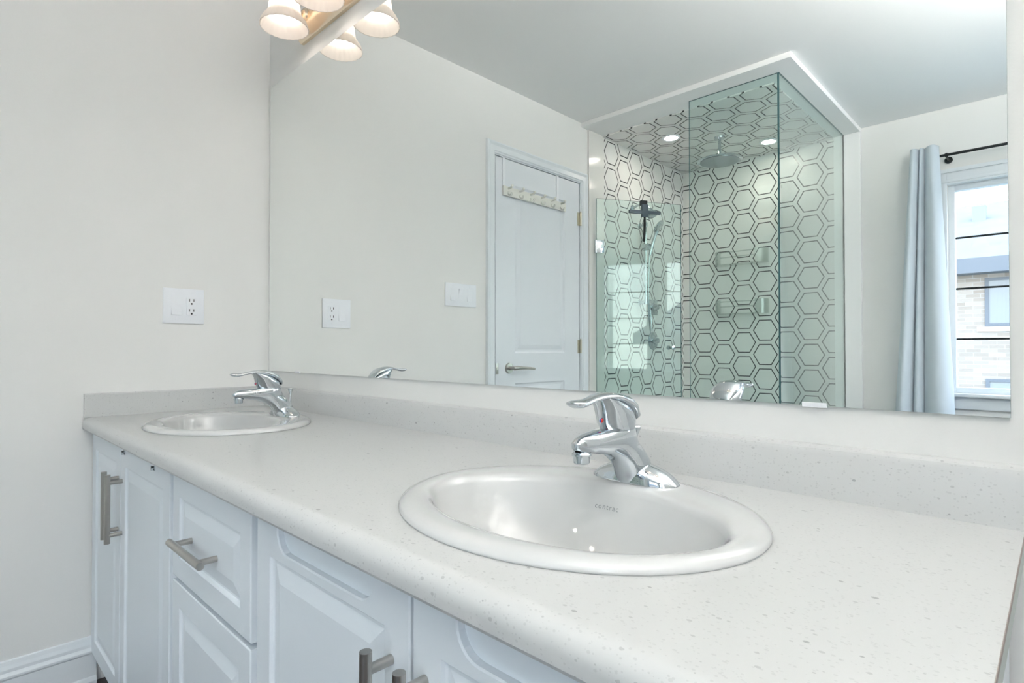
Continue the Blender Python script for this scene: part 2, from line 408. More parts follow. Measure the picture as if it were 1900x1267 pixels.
bm = bmesh.new(); box(bm, (-0.008, 0.378, 0.985), (-0.0025, 0.4, 1.05), 0.001); cyl(bm, (-0.005, 0.3885, 1.018), (0.0, 0.3885, 1.018), 0.008)
obj('latch_plate', bm, NICKEL, door, smooth=40)
for hz in (2.03, 1.15, 0.25):
    bm = bmesh.new(); cyl(bm, (0.006, -0.409, hz - 0.045), (0.006, -0.409, hz + 0.045), 0.0075, seg=14)
    lathe(bm, [(0.0, 0), (0.006, 0.003), (0.004, 0.008), (0, 0.009)], (0.006, -0.409, hz + 0.045), seg=12)
    box(bm, (-0.0035, -0.409, hz - 0.045), (0.001, -0.385, hz + 0.045))
    obj('hinge', bm, HINGEM, door, smooth=40)
# casing (trim around the door)
CP = [(0, 0.0), (0.018, 0.004), (0.020, 0.012), (0.016, 0.020), (0.013, 0.026), (0.015, 0.055), (0.010, 0.060), (0.008, 0.067), (0, 0.070)]
bm = bmesh.new()
def casing(bm, y0, y1, zt, prof, x=0.0, sgn=1):
    path = []
    for (yy, zz, dy, dz) in ((y1, 0.0, 1, 0), (y1, zt, 1, 1), (y0, zt, -1, 1), (y0, 0.0, -1, 0)):
        path.append([Vector((x + sgn * o, yy + dy * (0.070 - q), zz + dz * (0.070 - q))) for o, q in prof])
    loft(bm, path)
casing(bm, DR[0], DR[1], DR[3], CP)
struct(obj('trim_1', bm, TRIM))
# jamb lining of the door opening
struct(obj('trim_2', B((-0.06, DR[1] - 0.004, 0), (0.0, DR[1], DR[3]), (-0.06, DR[0], 0), (0.0, DR[0] + 0.004, DR[3]), (-0.06, DR[0], DR[3] - 0.004), (0.0, DR[1], DR[3])), TRIM))

# ------------------------------------------------------------------ windows
def make_window(name, label, axis, a0, a1, z0, z1, pos, out, mull):
    """axis 'x': along x, pos = inner wall face y, out = outward direction sign"""
    P = (lambda a, d, z: (a, pos + out * d, z)) if axis == 'x' else (lambda a, d, z: (pos + out * d, a, z))
    wn = thing(name, label, 'window', (0, 0, 0), kind='structure')
    def bb(*rows):
        bm = bmesh.new()
        for (a, d, z, a2, d2, z2, bv) in rows: box(bm, P(a, d, z), P(a2, d2, z2), bv)
        return bm
    c = 0.075
    rows = [(a0 - c, -0.020, z0 - 0.0, a0, 0.0, z1 + c, 0.002), (a1, -0.020, z0, a1 + c, 0.0, z1 + c, 0.002), (a0, -0.020, z1, a1, 0.0, z1 + c, 0.002),
            (a0 - c - 0.01, -0.030, z1 + c, a1 + c + 0.01, 0.0, z1 + c + 0.025, 0.004), (a0 - c + 0.012, -0.026, z1 + 0.012, a1 + c - 0.012, -0.018, z1 + 0.03, 0.002),
            (a0 - c - 0.02, -0.05, z0 - 0.022, a1 + c + 0.02, 0.0, z0, 0.005), (a0 - c, -0.018, z0 - 0.10, a1 + c, 0.0, z0 - 0.022, 0.002)]
    obj('casing', bb(*rows), TRIM, wn, smooth=30)
    spans = [(a0, a1)] if not mull else [(a0, mull[0]), (mull[1], a1)]
    if mull: obj('mullion', bb((mull[0], 0.0, z0, mull[1], 0.12, z1, 0.003)), TRIM, wn)
    for (s0, s1) in spans:
        f = 0.035
        obj('sash', bb((s0, 0.035, z0, s0 + f, 0.10, z1, 0.003), (s1 - f, 0.035, z0, s1, 0.10, z1, 0.003), (s0 + f, 0.035, z1 - f, s1 - f, 0.10, z1, 0.003), (s0 + f, 0.035, z0, s1 - f, 0.10, z0 + f, 0.003)), TRIM, wn, smooth=30)
        obj('window_pane', bb((s0 + f, 0.064, z0 + f, s1 - f, 0.068, z1 - f, 0)), GLASS, wn)
        for zz in (1.857, 1.525, 1.198): obj('grille_bar', bb((s0 + f, 0.058, zz - 0.006, s1 - f, 0.063, zz + 0.006, 0)), RODM, wn)
    return wn
make_window('window_1', 'white framed window with thin dark bars, brick house beyond', 'x', *WB, YB, -1, None)
make_window('window_2', 'white double window on the right wall with thin dark bars', 'y', *WR, XR, 1, (-2.76, -2.58))

# ------------------------------------------------------------------ shower enclosure shell
struct(obj('trim_3', B((0.0, YB, 2.675), (1.375, -2.165, HC)), CEIL))            # dropped soffit
struct(obj('ceiling_shower', B((0.012, YB + 0.012, 2.667), (1.205, -2.40, 2.675)), HEXC))
struct(obj('wall_shower_left', B((0.0, YB, 0.03), (0.012, -2.42, 2.668)), HEXL))
struct(obj('wall_shower_back', B((0.012, YB, 0.03), (1.205, YB + 0.012, 2.668)), HEXB))
struct(obj('trim_4', B((0.0, -2.42, 0), (0.014, -2.238, 2.675), bev=0.0015), GLOSSW))     # glossy jamb strip on the left wall
struct(obj('trim_5', B((1.205, YB, 0), (1.375, YB + 0.03, 2.675), bev=0.0015), CEIL))     # jamb on the back wall
bm = bmesh.new(); box(bm, (0.014, -2.36, 0), (1.33, -2.24, 0.11), 0.004); box(bm, (1.21, -3.60, 0), (1.33, -2.36, 0.11), 0.004)
struct(obj('trim_6', bm, GLOSSW))                                                           # shower curb
struct(obj('floor_shower', B((0.012, YB + 0.012, 0.0), (1.21, -2.36, 0.03)), GLOSSW))

def glass_panel(name, a, b_, z0, z1, th=0.010, parent=None):
    """vertical glass from plan point a to b; faces = glass, edges = dark green"""
    a = Vector((*a, 0)); b_ = Vector((*b_, 0)); d = (b_ - a).normalized(); n = Vector((-d.y, d.x, 0)) * th / 2
    bm = bmesh.new(); cs = [a - n, b_ - n, b_ + n, a + n]
    lo = [bm.verts.new(c + Vector((0, 0, z0))) for c in cs]; hi = [bm.verts.new(c + Vector((0, 0, z1))) for c in cs]
    for i in range(4):
        f = bm.faces.new((lo[i], lo[(i + 1) % 4], hi[(i + 1) % 4], hi[i])); f.material_index = 0 if i in (0, 2) else 1
    bm.faces.new(lo[::-1]).material_index = 1; bm.faces.new(hi).material_index = 1
    return obj(name, bm, [SGLASS, SEDGE], parent)
g1 = glass_panel('shower_glass_panel', (0.735, -2.30), (1.262, -2.30), 0.11, 2.674)
tag(g1, 'fixed clear shower glass panel facing the vanity, between the glass door and the corner', 'glass panel')
g2 = glass_panel('shower_glass_panel', (1.268, -2.294), (1.268, YB + 0.03), 0.11, 2.674)
tag(g2, 'fixed clear shower glass side panel running back to the window wall', 'glass panel')
th_ = math.radians(30.5)
sd = thing('shower_door', 'shorter frameless clear glass shower door standing open inward, hinged on the left wall', 'shower door', (0.03, -2.30, 0), th_ - PI / 2)
glass_panel('door_glass', (0.0, 0.0), (0.675, 0.0), 0.13, 2.20, parent=sd)
for hz in (1.858, 0.42):
    bm = bmesh.new(); box(bm, (0.0, -0.012, hz - 0.045), (0.055, -0.0052, hz + 0.045), 0.002); box(bm, (0.0, 0.0052, hz - 0.045), (0.055, 0.012, hz + 0.045), 0.002)
    cyl(bm, (-0.004, 0, hz - 0.045), (-0.004, 0, hz + 0.045), 0.009, seg=16)
    for dz in (-0.022, 0.022): cyl(bm, (0.032, 0.012, hz + dz), (0.032, 0.014, hz + dz), 0.008, seg=14)
    obj('hinge', bm, CHROME, sd, smooth=40)
bm = bmesh.new()
for s in (-1, 1):
    lathe(bm, [(0.009, 0.0), (0.009, 0.012), (0.013, 0.016), (0.017, 0.026), (0.015, 0.034), (0.0, 0.036)], (0.59, s * 0.005, 1.143), (0, s, 0), 20)
obj('knob', bm, CHROME, sd, smooth=40)
bm = B((0.05, -0.006, 0.115), (0.67, 0.006, 0.13)); obj('bottom_seal', bm, ACRYL, sd)

# squeegee hooked over the door
sq = thing('squeegee', 'dark squeegee with a black hook hanging over the top of the glass shower door', 'squeegee', (0.03 + 0.37 * math.sin(th_), -2.30 - 0.37 * math.cos(th_), 2.12), th_ - PI / 2)
obj('hook', B((-0.026, -0.012, 0.052), (0.026, -0.0055, 0.088), (-0.026, 0.0055, 0.052), (0.026, 0.012, 0.088), (-0.026, -0.012, 0.0805), (0.026, 0.012, 0.088), bev=0.001), BLACK, sq)
bm = B((-0.024, 0.0058, -0.035), (0.024, 0.028, 0.056), bev=0.004); obj('head', bm, SLATE, sq, smooth=40)
bm = B((-0.125, 0.010, -0.012), (0.125, 0.026, 0.012), bev=0.003); bl = obj('blade', bm, SLATE, sq, smooth=40)
bm = bmesh.new(); tube(bm, bez((0, 0.018, -0.03), (0.0, 0.022, -0.09), (-0.006, 0.03, -0.15), (-0.014, 0.03, -0.215), 10), [0.008, 0.008, 0.009, 0.010, 0.010, 0.010, 0.010, 0.010, 0.009, 0.009, 0.007], 14)
obj('handle', bm, BLACK, sq, smooth=50)

# ------------------------------------------------------------------ shower fittings
# rain head
rh = thing('rain_shower_head', 'large round chrome rain shower head hanging from the tiled shower ceiling', 'shower head', (0.622, -2.99, 2.49))
bm = bmesh.new(); lathe(bm, [(0.0, 0.177), (0.038, 0.177), (0.036, 0.165), (0.014, 0.158)], seg=28); obj('ceiling_flange', bm, CHROME, rh, smooth=40)
bm = bmesh.new(); cyl(bm, (0, 0, 0.03), (0, 0, 0.165), 0.011, seg=18); lathe(bm, [(0.012, 0.02), (0.019, 0.03), (0.019, 0.042), (0.012, 0.05)], seg=20); obj('arm', bm, CHROME, rh, smooth=40)
bm = bmesh.new(); lathe(bm, [(0, 0.0), (0.150, 0.0), (0.156, 0.004), (0.150, 0.010), (0.06, 0.016), (0.02, 0.026), (0, 0.028)], seg=48); hd = obj('head_disc', bm, CHROME, rh, smooth=40)
bm = bmesh.new(); lathe(bm, [(0, -0.001), (0.135, -0.001), (0.135, -0.0035), (0, -0.0035)], seg=48); obj('spray_face', bm, SLATE2, hd)
X = 0.012
def disc_esc(bm, y, z, r=0.032, x=X): lathe(bm, [(r, 0.0), (r, 0.004), (r * 0.75, 0.009), (0.012, 0.012)], (x, y, z), (1, 0, 0), 24)
# hand shower on its slide bar
hs = thing('hand_shower', 'chrome hand shower on a slide bar on the left tiled shower wall', 'hand shower', (X, -2.90, 1.80))
bm = bmesh.new(); cyl(bm, (0.055, 0, -0.32), (0.055, 0, 0.32), 0.010, seg=16)
obj('slide_bar', bm, CHROME, hs, smooth=40)
for z in (-0.30, 0.30):
    bm = bmesh.new(); lathe(bm, [(0.024, 0.0), (0.024, 0.006), (0.012, 0.012), (0.012, 0.06)], (0, 0, z), (1, 0, 0), 20); lathe(bm, [(0.0, -0.02), (0.016, -0.018), (0.016, 0.018), (0, 0.02)], (0.055, 0, z), seg=18); obj('bracket', bm, CHROME, hs, smooth=40)
bm = bmesh.new(); box(bm, (0.035, -0.02, 0.10), (0.09, 0.02, 0.15), 0.006); cyl(bm, (0.055, -0.045, 0.125), (0.055, 0.0, 0.125), 0.014, seg=16); obj('slider', bm, CHROME, hs, smooth=40)
bm = bmesh.new(); tube(bm, bez((0.085, -0.01, 0.06), (0.10, -0.02, 0.14), (0.11, -0.04, 0.20), (0.125, -0.05, 0.25), 8), [0.011, 0.012, 0.013, 0.013, 0.013, 0.012, 0.012, 0.014, 0.018], 16)
lathe(bm, [(0.0, 0.014), (0.03, 0.012), (0.052, 0.004), (0.054, -0.006), (0.048, -0.012), (0, -0.013)], (0.135, -0.055, 0.285), (-0.75, 0.2, 0.6), 30)
obj('hand_piece', bm, CHROME, hs, smooth=45)
bm = bmesh.new(); tube(bm, bez((0.085, -0.01, 0.06), (0.07, 0.05, -0.5), (0.05, -0.16, -0.75), (0.03, -0.10, -0.32), 30), 0.006, 10); obj('hose', bm, CHROME, hs, smooth=60)
# fixed wall shower head
wh = thing('wall_shower_head', 'small round chrome shower head on a curved arm above the hand shower', 'shower head', (X, -2.80, 2.22))
bm = bmesh.new(); lathe(bm, [(0.028, 0.0), (0.028, 0.004), (0.012, 0.012)], (0, 0, 0), (1, 0, 0), 22); obj('wall_flange', bm, CHROME, wh, smooth=40)
bm = bmesh.new(); tube(bm, bez((0.005, 0, 0), (0.07, 0.0, 0.035), (0.12, 0, 0.02), (0.15, 0, -0.03), 12), 0.0095, 14); obj('arm', bm, CHROME, wh, smooth=50)
bm = bmesh.new(); lathe(bm, [(0.0, -0.012), (0.012, -0.01), (0.016, 0.0), (0.02, 0.012), (0.042, 0.042), (0.044, 0.05), (0.04, 0.055), (0, 0.055)], (0.153, 0, -0.035), (0.45, 0, -0.9), 28); obj('head', bm, CHROME, wh, smooth=40)
# valves
def valve(y, z, square, label):
    v = thing('shower_valve', label, 'shower valve', (X, y, z))
    bm = bmesh.new()
    if square: box(bm, (0, -0.062, -0.062), (0.009, 0.062, 0.062), 0.004)
    else: lathe(bm, [(0.075, 0.0), (0.075, 0.004), (0.06, 0.012), (0.03, 0.014)], (0, 0, 0), (1, 0, 0), 36)
    obj('escutcheon', bm, CHROME, v, smooth=40)
    bm = bmesh.new(); lathe(bm, [(0.026, 0.008), (0.024, 0.04), (0.02, 0.05), (0.0, 0.052)], (0, 0, 0), (1, 0, 0), 26)
    tube(bm, bez((0.04, 0, 0), (0.05, 0.03, -0.01), (0.055, 0.06, -0.015), (0.06, 0.095, -0.012), 6), [0.011, 0.010, 0.009, 0.008, 0.008, 0.007, 0.006], 12)
    obj('lever', bm, CHROME, v, smooth=40); return v
valve(-3.10, 1.47, True, 'square chrome shower valve with a lever, upper of the two on the tile')
valve(-3.10, 1.20, False, 'round chrome shower valve with a lever, lower of the two on the tile')
# clear caddies
def caddy(z, label):
    c = thing('acrylic_shelf', label, 'shower shelf', (0.53, YB + 0.012, z), group=None)
    def outl(s, zz):
        pts = []
        W_, D_ = 0.21 * s, 0.105
        for k in range(13): a_ = PI / 2 * k / 12; pts.append(Vector((-W_ + 0.06 - 0.06 * math.cos(a_) if False else -W_ + 0.07 * (1 - math.sin(a_)), 0.0 + D_ * s * 0.35 + 0.065 * (1 - math.cos(a_)) * 1.0, zz)))
        pts = [Vector((-W_, 0.002, zz)), Vector((-W_, 0.04, zz)), Vector((-W_ + 0.012, 0.07, zz)), Vector((-W_ + 0.035, 0.092, zz)), Vector((-W_ + 0.07, D_, zz)),
               Vector((W_ - 0.07, D_, zz)), Vector((W_ - 0.035, 0.092, zz)), Vector((W_ - 0.012, 0.07, zz)), Vector((W_, 0.04, zz)), Vector((W_, 0.002, zz))]
        return pts
    bm = bmesh.new(); loft(bm, [outl(1, 0), outl(1, 0.005)]); obj('tray', bm, ACRYL, c)
    for sx in (-1, 1):
        bm = bmesh.new(); pts = [p for p in outl(1, 0.0)]
        pts = pts[0:5] if sx < 0 else pts[5:]
        inner = [Vector((p.x - (0.006 if p.x > 0 else -0.006), p.y - 0.004, p.z)) for p in pts]
        lo = [bm.verts.new(p + Vector((0, 0, 0.005))) for p in pts]; hi = [bm.verts.new(p + Vector((0, 0, 0.115))) for p in pts]
        li = [bm.verts.new(p + Vector((0, 0, 0.005))) for p in inner]; hii = [bm.verts.new(p + Vector((0, 0, 0.115))) for p in inner]
        for i in range(4):
            bm.faces.new((lo[i], lo[i + 1], hi[i + 1], hi[i])); bm.faces.new((li[i + 1], li[i], hii[i], hii[i + 1])); bm.faces.new((hi[i], hi[i + 1], hii[i + 1], hii[i]))
        obj('end_wall', bm, ACRYL, c, smooth=50)
    bm = bmesh.new(); cyl(bm, (-0.14, 0.102, 0.06), (0.14, 0.102, 0.06), 0.0045, seg=10); cyl(bm, (-0.14, 0.102, 0.10), (0.14, 0.102, 0.10), 0.0045, seg=10); obj('rail', bm, ACRYL, c)
caddy(1.815, 'clear acrylic corner-rounded shelf on the hexagon tile wall, upper of two')
caddy(1.415, 'clear acrylic corner-rounded shelf on the hexagon tile wall, lower of two')
# downlights
for (x, y, lb) in ((0.365, -2.755, 'round recessed downlight in the tiled shower ceiling, nearer the glass door'), (0.846, -3.325, 'round recessed downlight in the tiled shower ceiling, nearer the back corner')):
    d = thing('recessed_downlight', lb, 'light', (x, y, 2.667))
    bm = bmesh.new(); lathe(bm, [(0.046, 0.001), (0.064, -0.0005), (0.066, -0.004), (0.060, -0.007), (0.048, -0.006)], seg=36, closed=True); obj('trim_ring', bm, PLASTIC, d, smooth=50)
    bm = bmesh.new(); lathe(bm, [(0.0, -0.0035), (0.049, -0.0035), (0.049, -0.001), (0.0, -0.001)], seg=36); obj('lens', bm, DOWNL, d)

# ------------------------------------------------------------------ hook rail over the door
hr = thing('over_door_hook_rail', 'ivory rail of coat hooks hanging from the top of the white door', 'hook rail', (0.0, -1.68, 2.08))
obj('rail_board', B((-0.002, -0.30, -0.028), (0.012, 0.29, 0.028), bev=0.003), IVORY, hr, smooth=40)
for y in (0.275, -0.228):
    obj('hanging_strap', B((-0.0030, y - 0.012, 0.01), (-0.0005, y + 0.012, 0.1995), (-0.042, y - 0.012, 0.1985), (-0.0005, y + 0.012, 0.2005)), PLASTIC, hr)
for k in range(6):
    y = -0.25 + k * 0.10
    bm = bmesh.new(); tube(bm, bez((0.010, y, 0.016), (0.03, y, 0.02), (0.04, y, 0.016), (0.044, y, 0.024), 6), 0.006, 10)
    tube(bm, bez((0.010, y, -0.004), (0.018, y, -0.03), (0.04, y, -0.034), (0.042, y, -0.012), 8), 0.0055, 10)
    lathe(bm, [(0, -0.009), (0.008, -0.005), (0.009, 0), (0.008, 0.005), (0, 0.009)], (0.044, y, 0.027), seg=12)
    obj('hook', bm, IVORY, hr, smooth=50)

# ------------------------------------------------------------------ electrical plates on the left wall
def receptacle(p, yc, zc=0.0):
    o = obj('receptacle', B((0.0045, yc - 0.017, zc - 0.034), (0.0075, yc + 0.017, zc + 0.034), bev=0.0012), PLASTIC, p)
    bm = bmesh.new()
    for s in (0.019, -0.019):
        for dy in (-0.0075, 0.0075): box(bm, (0.0074, yc + dy - 0.0013, zc + s - 0.001), (0.0079, yc + dy + 0.0013, zc + s + 0.009))
        cyl(bm, (0.0074, yc, zc + s - 0.009), (0.0079, yc, zc + s - 0.009), 0.0034, seg=12)
    obj('slots', bm, DARK, o)
def rocker(p, yc, tilt=1):
    bm = bmesh.new(); hw, hz = 0.0165, 0.034
    a_ = 0.0105; c_ = 0.0062
    pts = [(0.003, -hz), (a_ if tilt > 0 else c_, -hz), (0.006, 0.0), (c_ if tilt > 0 else a_, hz), (0.003, hz)]
    loft(bm, [[Vector((x, yc - hw, z)) for x, z in pts], [Vector((x, yc + hw, z)) for x, z in pts]])
    obj('rocker_switch', bm, PLASTIC, p)
def screws(p, ys):
    for y in ys:
        for z in (-0.049, 0.049):
            bm = bmesh.new(); cyl(bm, (0.004, y, z), (0.0062, y, z), 0.0032, seg=12); obj('screw', bm, PLASTIC, p, smooth=40)
e = thing('switch_and_outlet_plate', 'white double wall plate with one rocker switch and one outlet, above the side splash', 'wall plate', (0.0, -0.315, 1.296))
obj('cover_plate', B((0.0, -0.070, -0.066), (0.0055, 0.070, 0.066), bev=0.002), PLASTIC, e, smooth=40)
rocker(e, -0.026); receptacle(e, 0.026); screws(e, (-0.026, 0.026))
e = thing('triple_switch_plate', 'white wall plate with three rocker switches beside the door', 'wall plate', (0.0, -1.064, 1.431))
obj('cover_plate', B((0.0, -0.112, -0.063), (0.0055, 0.112, 0.063), bev=0.002), PLASTIC, e, smooth=40)
for y in (-0.06, 0.0, 0.06): rocker(e, y, 1 if y else -1)
screws(e, (-0.06, 0.0, 0.06))

# ------------------------------------------------------------------ mirror
mr = thing('wall_mirror', 'large frameless wall mirror above both sinks', 'mirror', (1.182, 0.0, 1.044))
bm = bmesh.new(); box(bm, (-1.158, 0.0, 0.0), (1.157, 0.0055, 1.180))
for f in bm.faces: f.material_index = 0 if f.calc_center_median().y < 0.001 else 1
obj('mirror_glass', bm, [MIRROR, MIREDGE], mr)
for x in (0.92, -0.9): obj('mirror_clip', B((x - 0.018, -0.002, -0.003), (x + 0.018, 0.0045, 0.005), bev=0.001), PLASTIC, mr)

# ------------------------------------------------------------------ vanity lights
def vanity_light(x, label, bulb):
    L = thing('vanity_light', label, 'light fixture', (x, 0.006, 2.36))
    bm = bmesh.new()
    prof = [(0, -0.062), (-0.012, -0.062), (-0.02, -0.055), (-0.024, -0.045), (-0.034, -0.035), (-0.040, -0.02), (-0.040, 0.02), (-0.034, 0.035), (-0.024, 0.045), (-0.02, 0.055), (-0.012, 0.062), (0, 0.062)]
    loft(bm, [[Vector((sx, y, z)) for y, z in prof] for sx in (-0.215, 0.215)])
    obj('backplate', bm, BRASSY, L, smooth=30)
    for sx in (-0.125, 0.125):
        bm = bmesh.new(); tube(bm, bez((sx, -0.03, 0.0), (sx, -0.09, -0.02), (sx, -0.115, 0.03), (sx, -0.116, 0.075), 10), 0.009, 14)
        lathe(bm, [(0.0, 0.0), (0.024, 0.0), (0.022, 0.01), (0.012, 0.016), (0, 0.016)], (sx, -0.038, 0), (0, -1, 0), 20)
        obj('arm', bm, BRASSY, L, smooth=50)
        bm = bmesh.new(); lathe(bm, [(0.0, 0.085), (0.014, 0.084), (0.028, 0.072), (0.032, 0.045), (0.030, 0.043), (0, 0.043)], (sx, -0.116, 0), seg=24)
        obj('socket_cup', bm, BRASSY, L, smooth=40)
        bm = bmesh.new()
        outer = [(0.032, 0.062), (0.042, 0.054), (0.049, 0.035), (0.052, 0.005), (0.0555, -0.022), (0.059, -0.031), (0.066, -0.040), (0.075, -0.053), (0.081, -0.068), (0.083, -0.076)]
        inner = [(r - 0.003, h) for r, h in outer][::-1]
        lathe(bm, outer + inner, (sx, -0.116, 0.0), seg=96, closed=True, flute=0.012, nfl=24)
        sh = obj('lamp_shade', bm, SHADE, L, smooth=60)
        bm = bmesh.new(); lathe(bm, [(0.0, -0.050), (0.013, -0.048), (0.025, -0.039), (0.0315, -0.022), (0.030, -0.006), (0.021, 0.014), (0.014, 0.032), (0, 0.04)], (sx, -0.116, 0.0), seg=24)
        obj('bulb', bm, bulb, L, smooth=60)
    return L
vanity_light(0.525, 'two-lamp vanity light with frosted bell shades above the mirror over the far sink', BULB)
vanity_light(1.865, 'added out-of-view two-lamp vanity light with frosted bell shades above the nearer sink', BULB_ADD)  # second fixture, unseen, added for more light in the room

# bowl light added out of view to brighten the room through its open top
cl = thing('added_bowl_light', 'added bowl light on a short stem, out of view, to brighten the room', 'ceiling light', (2.90, -1.25, 2.25))
bm = bmesh.new(); lathe(bm, [(0, 0.455), (0.065, 0.454), (0.06, 0.44), (0.02, 0.425), (0.0, 0.425)], seg=30); cyl(bm, (0, 0, 0.05), (0, 0, 0.43), 0.008, seg=14); obj('stem', bm, NICKEL, cl, smooth=40)
bm = bmesh.new(); pr_ = [(0.03, -0.09), (0.10, -0.07), (0.16, -0.03), (0.19, 0.02), (0.20, 0.05)]
lathe(bm, pr_ + [(r - 0.005, h + 0.003) for r, h in pr_][::-1], seg=40, closed=True); obj('added_bowl', bm, BOWL_ADD, cl, smooth=60)
for k in range(3):
    a_ = 2 * PI * k / 3; bm = bmesh.new(); lathe(bm, [(0.0, -0.03), (0.03, -0.02), (0.042, 0.01), (0.035, 0.035), (0.015, 0.06), (0, 0.06)], (0.09 * math.cos(a_), 0.09 * math.sin(a_), 0.01), seg=20)
    obj('bulb', bm, BOWL_BULB_ADD, cl, smooth=60)

# ------------------------------------------------------------------ countertop
ZC = 0.9014
S1 = (1.8635, -0.3308); S2 = (0.522, -0.3308); SA, SB = 0.279, 0.2286
ct = thing('countertop', 'long white speckled quartz vanity countertop running from the left wall', 'countertop', (0, 0, 0))
XE = 2.352
bm = bmesh.new()
yb0, yf0 = 0.004, -0.598
NC = 48
corn = [bm.verts.new((x, y, ZC)) for x, y in ((0.001, yb0), (0.001, yf0), (XE, yf0), (XE, yb0))]
ed = [bm.edges.new((corn[i], corn[(i + 1) % 4])) for i in range(4)]
holes = []
for cx, cy in (S1, S2):
    ring = [bm.verts.new((cx + SA * 0.93 * math.cos(2 * PI * k / NC), cy + SB * 0.93 * math.sin(2 * PI * k / NC), ZC)) for k in range(NC)]
    ed += [bm.edges.new((ring[i], ring[(i + 1) % NC])) for i in range(NC)]; holes.append(ring)
bmesh.ops.triangle_fill(bm, edges=ed, use_beauty=True)
for ring in holes:
    low = [bm.verts.new(v.co - Vector((0, 0, 0.03))) for v in ring]
    for i in range(NC): bm.faces.new((ring[i], ring[(i + 1) % NC], low[(i + 1) % NC], low[i]))
R0 = 0.024
pr = [(yf0 - R0 * math.sin(a_), ZC - R0 + R0 * math.cos(a_)) for a_ in [PI / 2 * k / 8 for k in range(9)]]
pr += [(yf0 - R0, 0.868), (yf0 - R0 + 0.003, 0.863), (yf0 - R0 + 0.008, 0.862), (-0.60, 0.862), (-0.594, 0.8700)]
L_ = [[bm.verts.new((x, y, z)) for y, z in pr] for x in (0.001, XE)]
for i in range(len(pr) - 1): bm.faces.new((L_[0][i], L_[1][i], L_[1][i + 1], L_[0][i + 1]))
# end face on the right and left, underside
for r, x in ((L_[0], 0.001), (L_[1], XE)):
    q = [bm.verts.new((x, yb0, 0.870)), bm.verts.new((x, yb0, ZC))]; bm.faces.new(r + q)
bmesh.ops.remove_doubles(bm, verts=bm.verts[:], dist=1e-5)
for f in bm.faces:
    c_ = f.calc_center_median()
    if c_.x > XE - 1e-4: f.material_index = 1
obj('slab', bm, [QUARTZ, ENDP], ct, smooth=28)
obj('edge_seam', B((XE, -0.60, ZC - 0.007), (XE + 0.0006, 0.004, ZC - 0.0005)), SEAM, ct)
BS = [(0, 0), (0.020, 0), (0.0195, 0.004), (0.0195, 0.068), (0.016, 0.076), (0.010, 0.080), (0, 0.081)]
bm = profile_run(bmesh.new(), BS, (0.0, 0.0055, ZC), (XE, 0.0055, ZC), (0, -1, 0)); obj('backsplash', bm, QUARTZ, ct, smooth=30)
bm = profile_run(bmesh.new(), [(0, 0), (0.013, 0), (0.013, 0.077), (0.010, 0.081), (0, 0.081)], (0.0005, -0.0145, ZC), (0.0005, -0.618, ZC), (1, 0, 0)); obj('side_splash', bm, QUARTZ, ct, smooth=30)

# ------------------------------------------------------------------ sinks
def make_sink(cx, cy, label):
    s = thing('oval_sink', label, 'sink', (cx, cy, ZC))
    rings = []
    # (a, b, cx offset, cy offset, z)
    T = [(0.268, 0.218, 0, 0, -0.004), (0.279, 0.2286, 0, 0, 0.0006), (0.2795, 0.229, 0, 0, 0.0035), (0.276, 0.2255, 0, 0, 0.0085), (0.268, 0.217, 0.0, 0, 0.0125), (0.258, 0.205, 0.001, -0.003, 0.0138), (0.246, 0.176, 0.005, -0.017, 0.0132),
         (0.240, 0.158, 0.008, -0.025, 0.0115), (0.235, 0.150, 0.009, -0.027, 0.0075), (0.231, 0.146, 0.009, -0.027, -0.001), (0.224, 0.139, 0.009, -0.027, -0.02), (0.205, 0.124, 0.008, -0.027, -0.058), (0.172, 0.104, 0.006, -0.026, -0.095),
         (0.125, 0.080, 0.003, -0.022, -0.122), (0.07, 0.05, 0.0, -0.016, -0.136), (0.03, 0.028, 0.0, -0.012, -0.140), (0.022, 0.022, 0, -0.012, -0.142), (0.021, 0.021, 0, -0.012, -0.150)]
    n = 72
    for a_, b_, ox, oy, z in T:
        e_ = 1.0
        rings.append([Vector((ox + a_ * math.cos(2 * PI * k / n), oy + b_ * math.sin(2 * PI * k / n), z)) for k in range(n)])
    bm = bmesh.new(); loft(bm, rings, False, True)
    bowl_bvh = BVHTree.FromBMesh(bm)
    obj('basin', bm, PORC, s, smooth=70)
    bm = bmesh.new(); lathe(bm, [(0.0, -0.143), (0.017, -0.142), (0.024, -0.138), (0.020, -0.1365), (0.016, -0.139), (0.0, -0.138)], (0, -0.012, 0), seg=30); obj('drain', bm, CHROME, s, smooth=40)
    # overflow slot on the front wall of the bowl
    return s, bowl_bvh
s1, bvh = make_sink(*S1, 'white oval drop-in sink nearest the camera with small grey lettering')
# lettering on the back wall of the near bowl, wrapped on to the porcelain
fc = bpy.data.curves.new('lettering', 'FONT'); fc.body = 'contrac'; fc.size = 0.0115; fc.space_character = 1.25; fc.align_x = 'CENTER'; fc.resolution_u = 3
tmp = bpy.data.objects.new('tmp_text', fc); COL.objects.link(tmp)
bpy.context.view_layer.update()
me = bpy.data.meshes.new_from_object(tmp.evaluated_get(bpy.context.evaluated_depsgraph_get()))
bpy.data.objects.remove(tmp)
bm = bmesh.new(); bm.from_mesh(me)
for v in bm.verts:
    x, z = v.co.x - 0.008, v.co.y - 0.027
    hit = bvh.ray_cast(Vector((x, -0.05, z)), Vector((0, 1, 0)))
    v.co = Vector((x, (hit[0].y if hit[0] is not None else 0.11) - 0.0008, z))
obj('lettering', bm, INK, s1)
make_sink(*S2, 'white oval drop-in sink at the far left end of the counter')

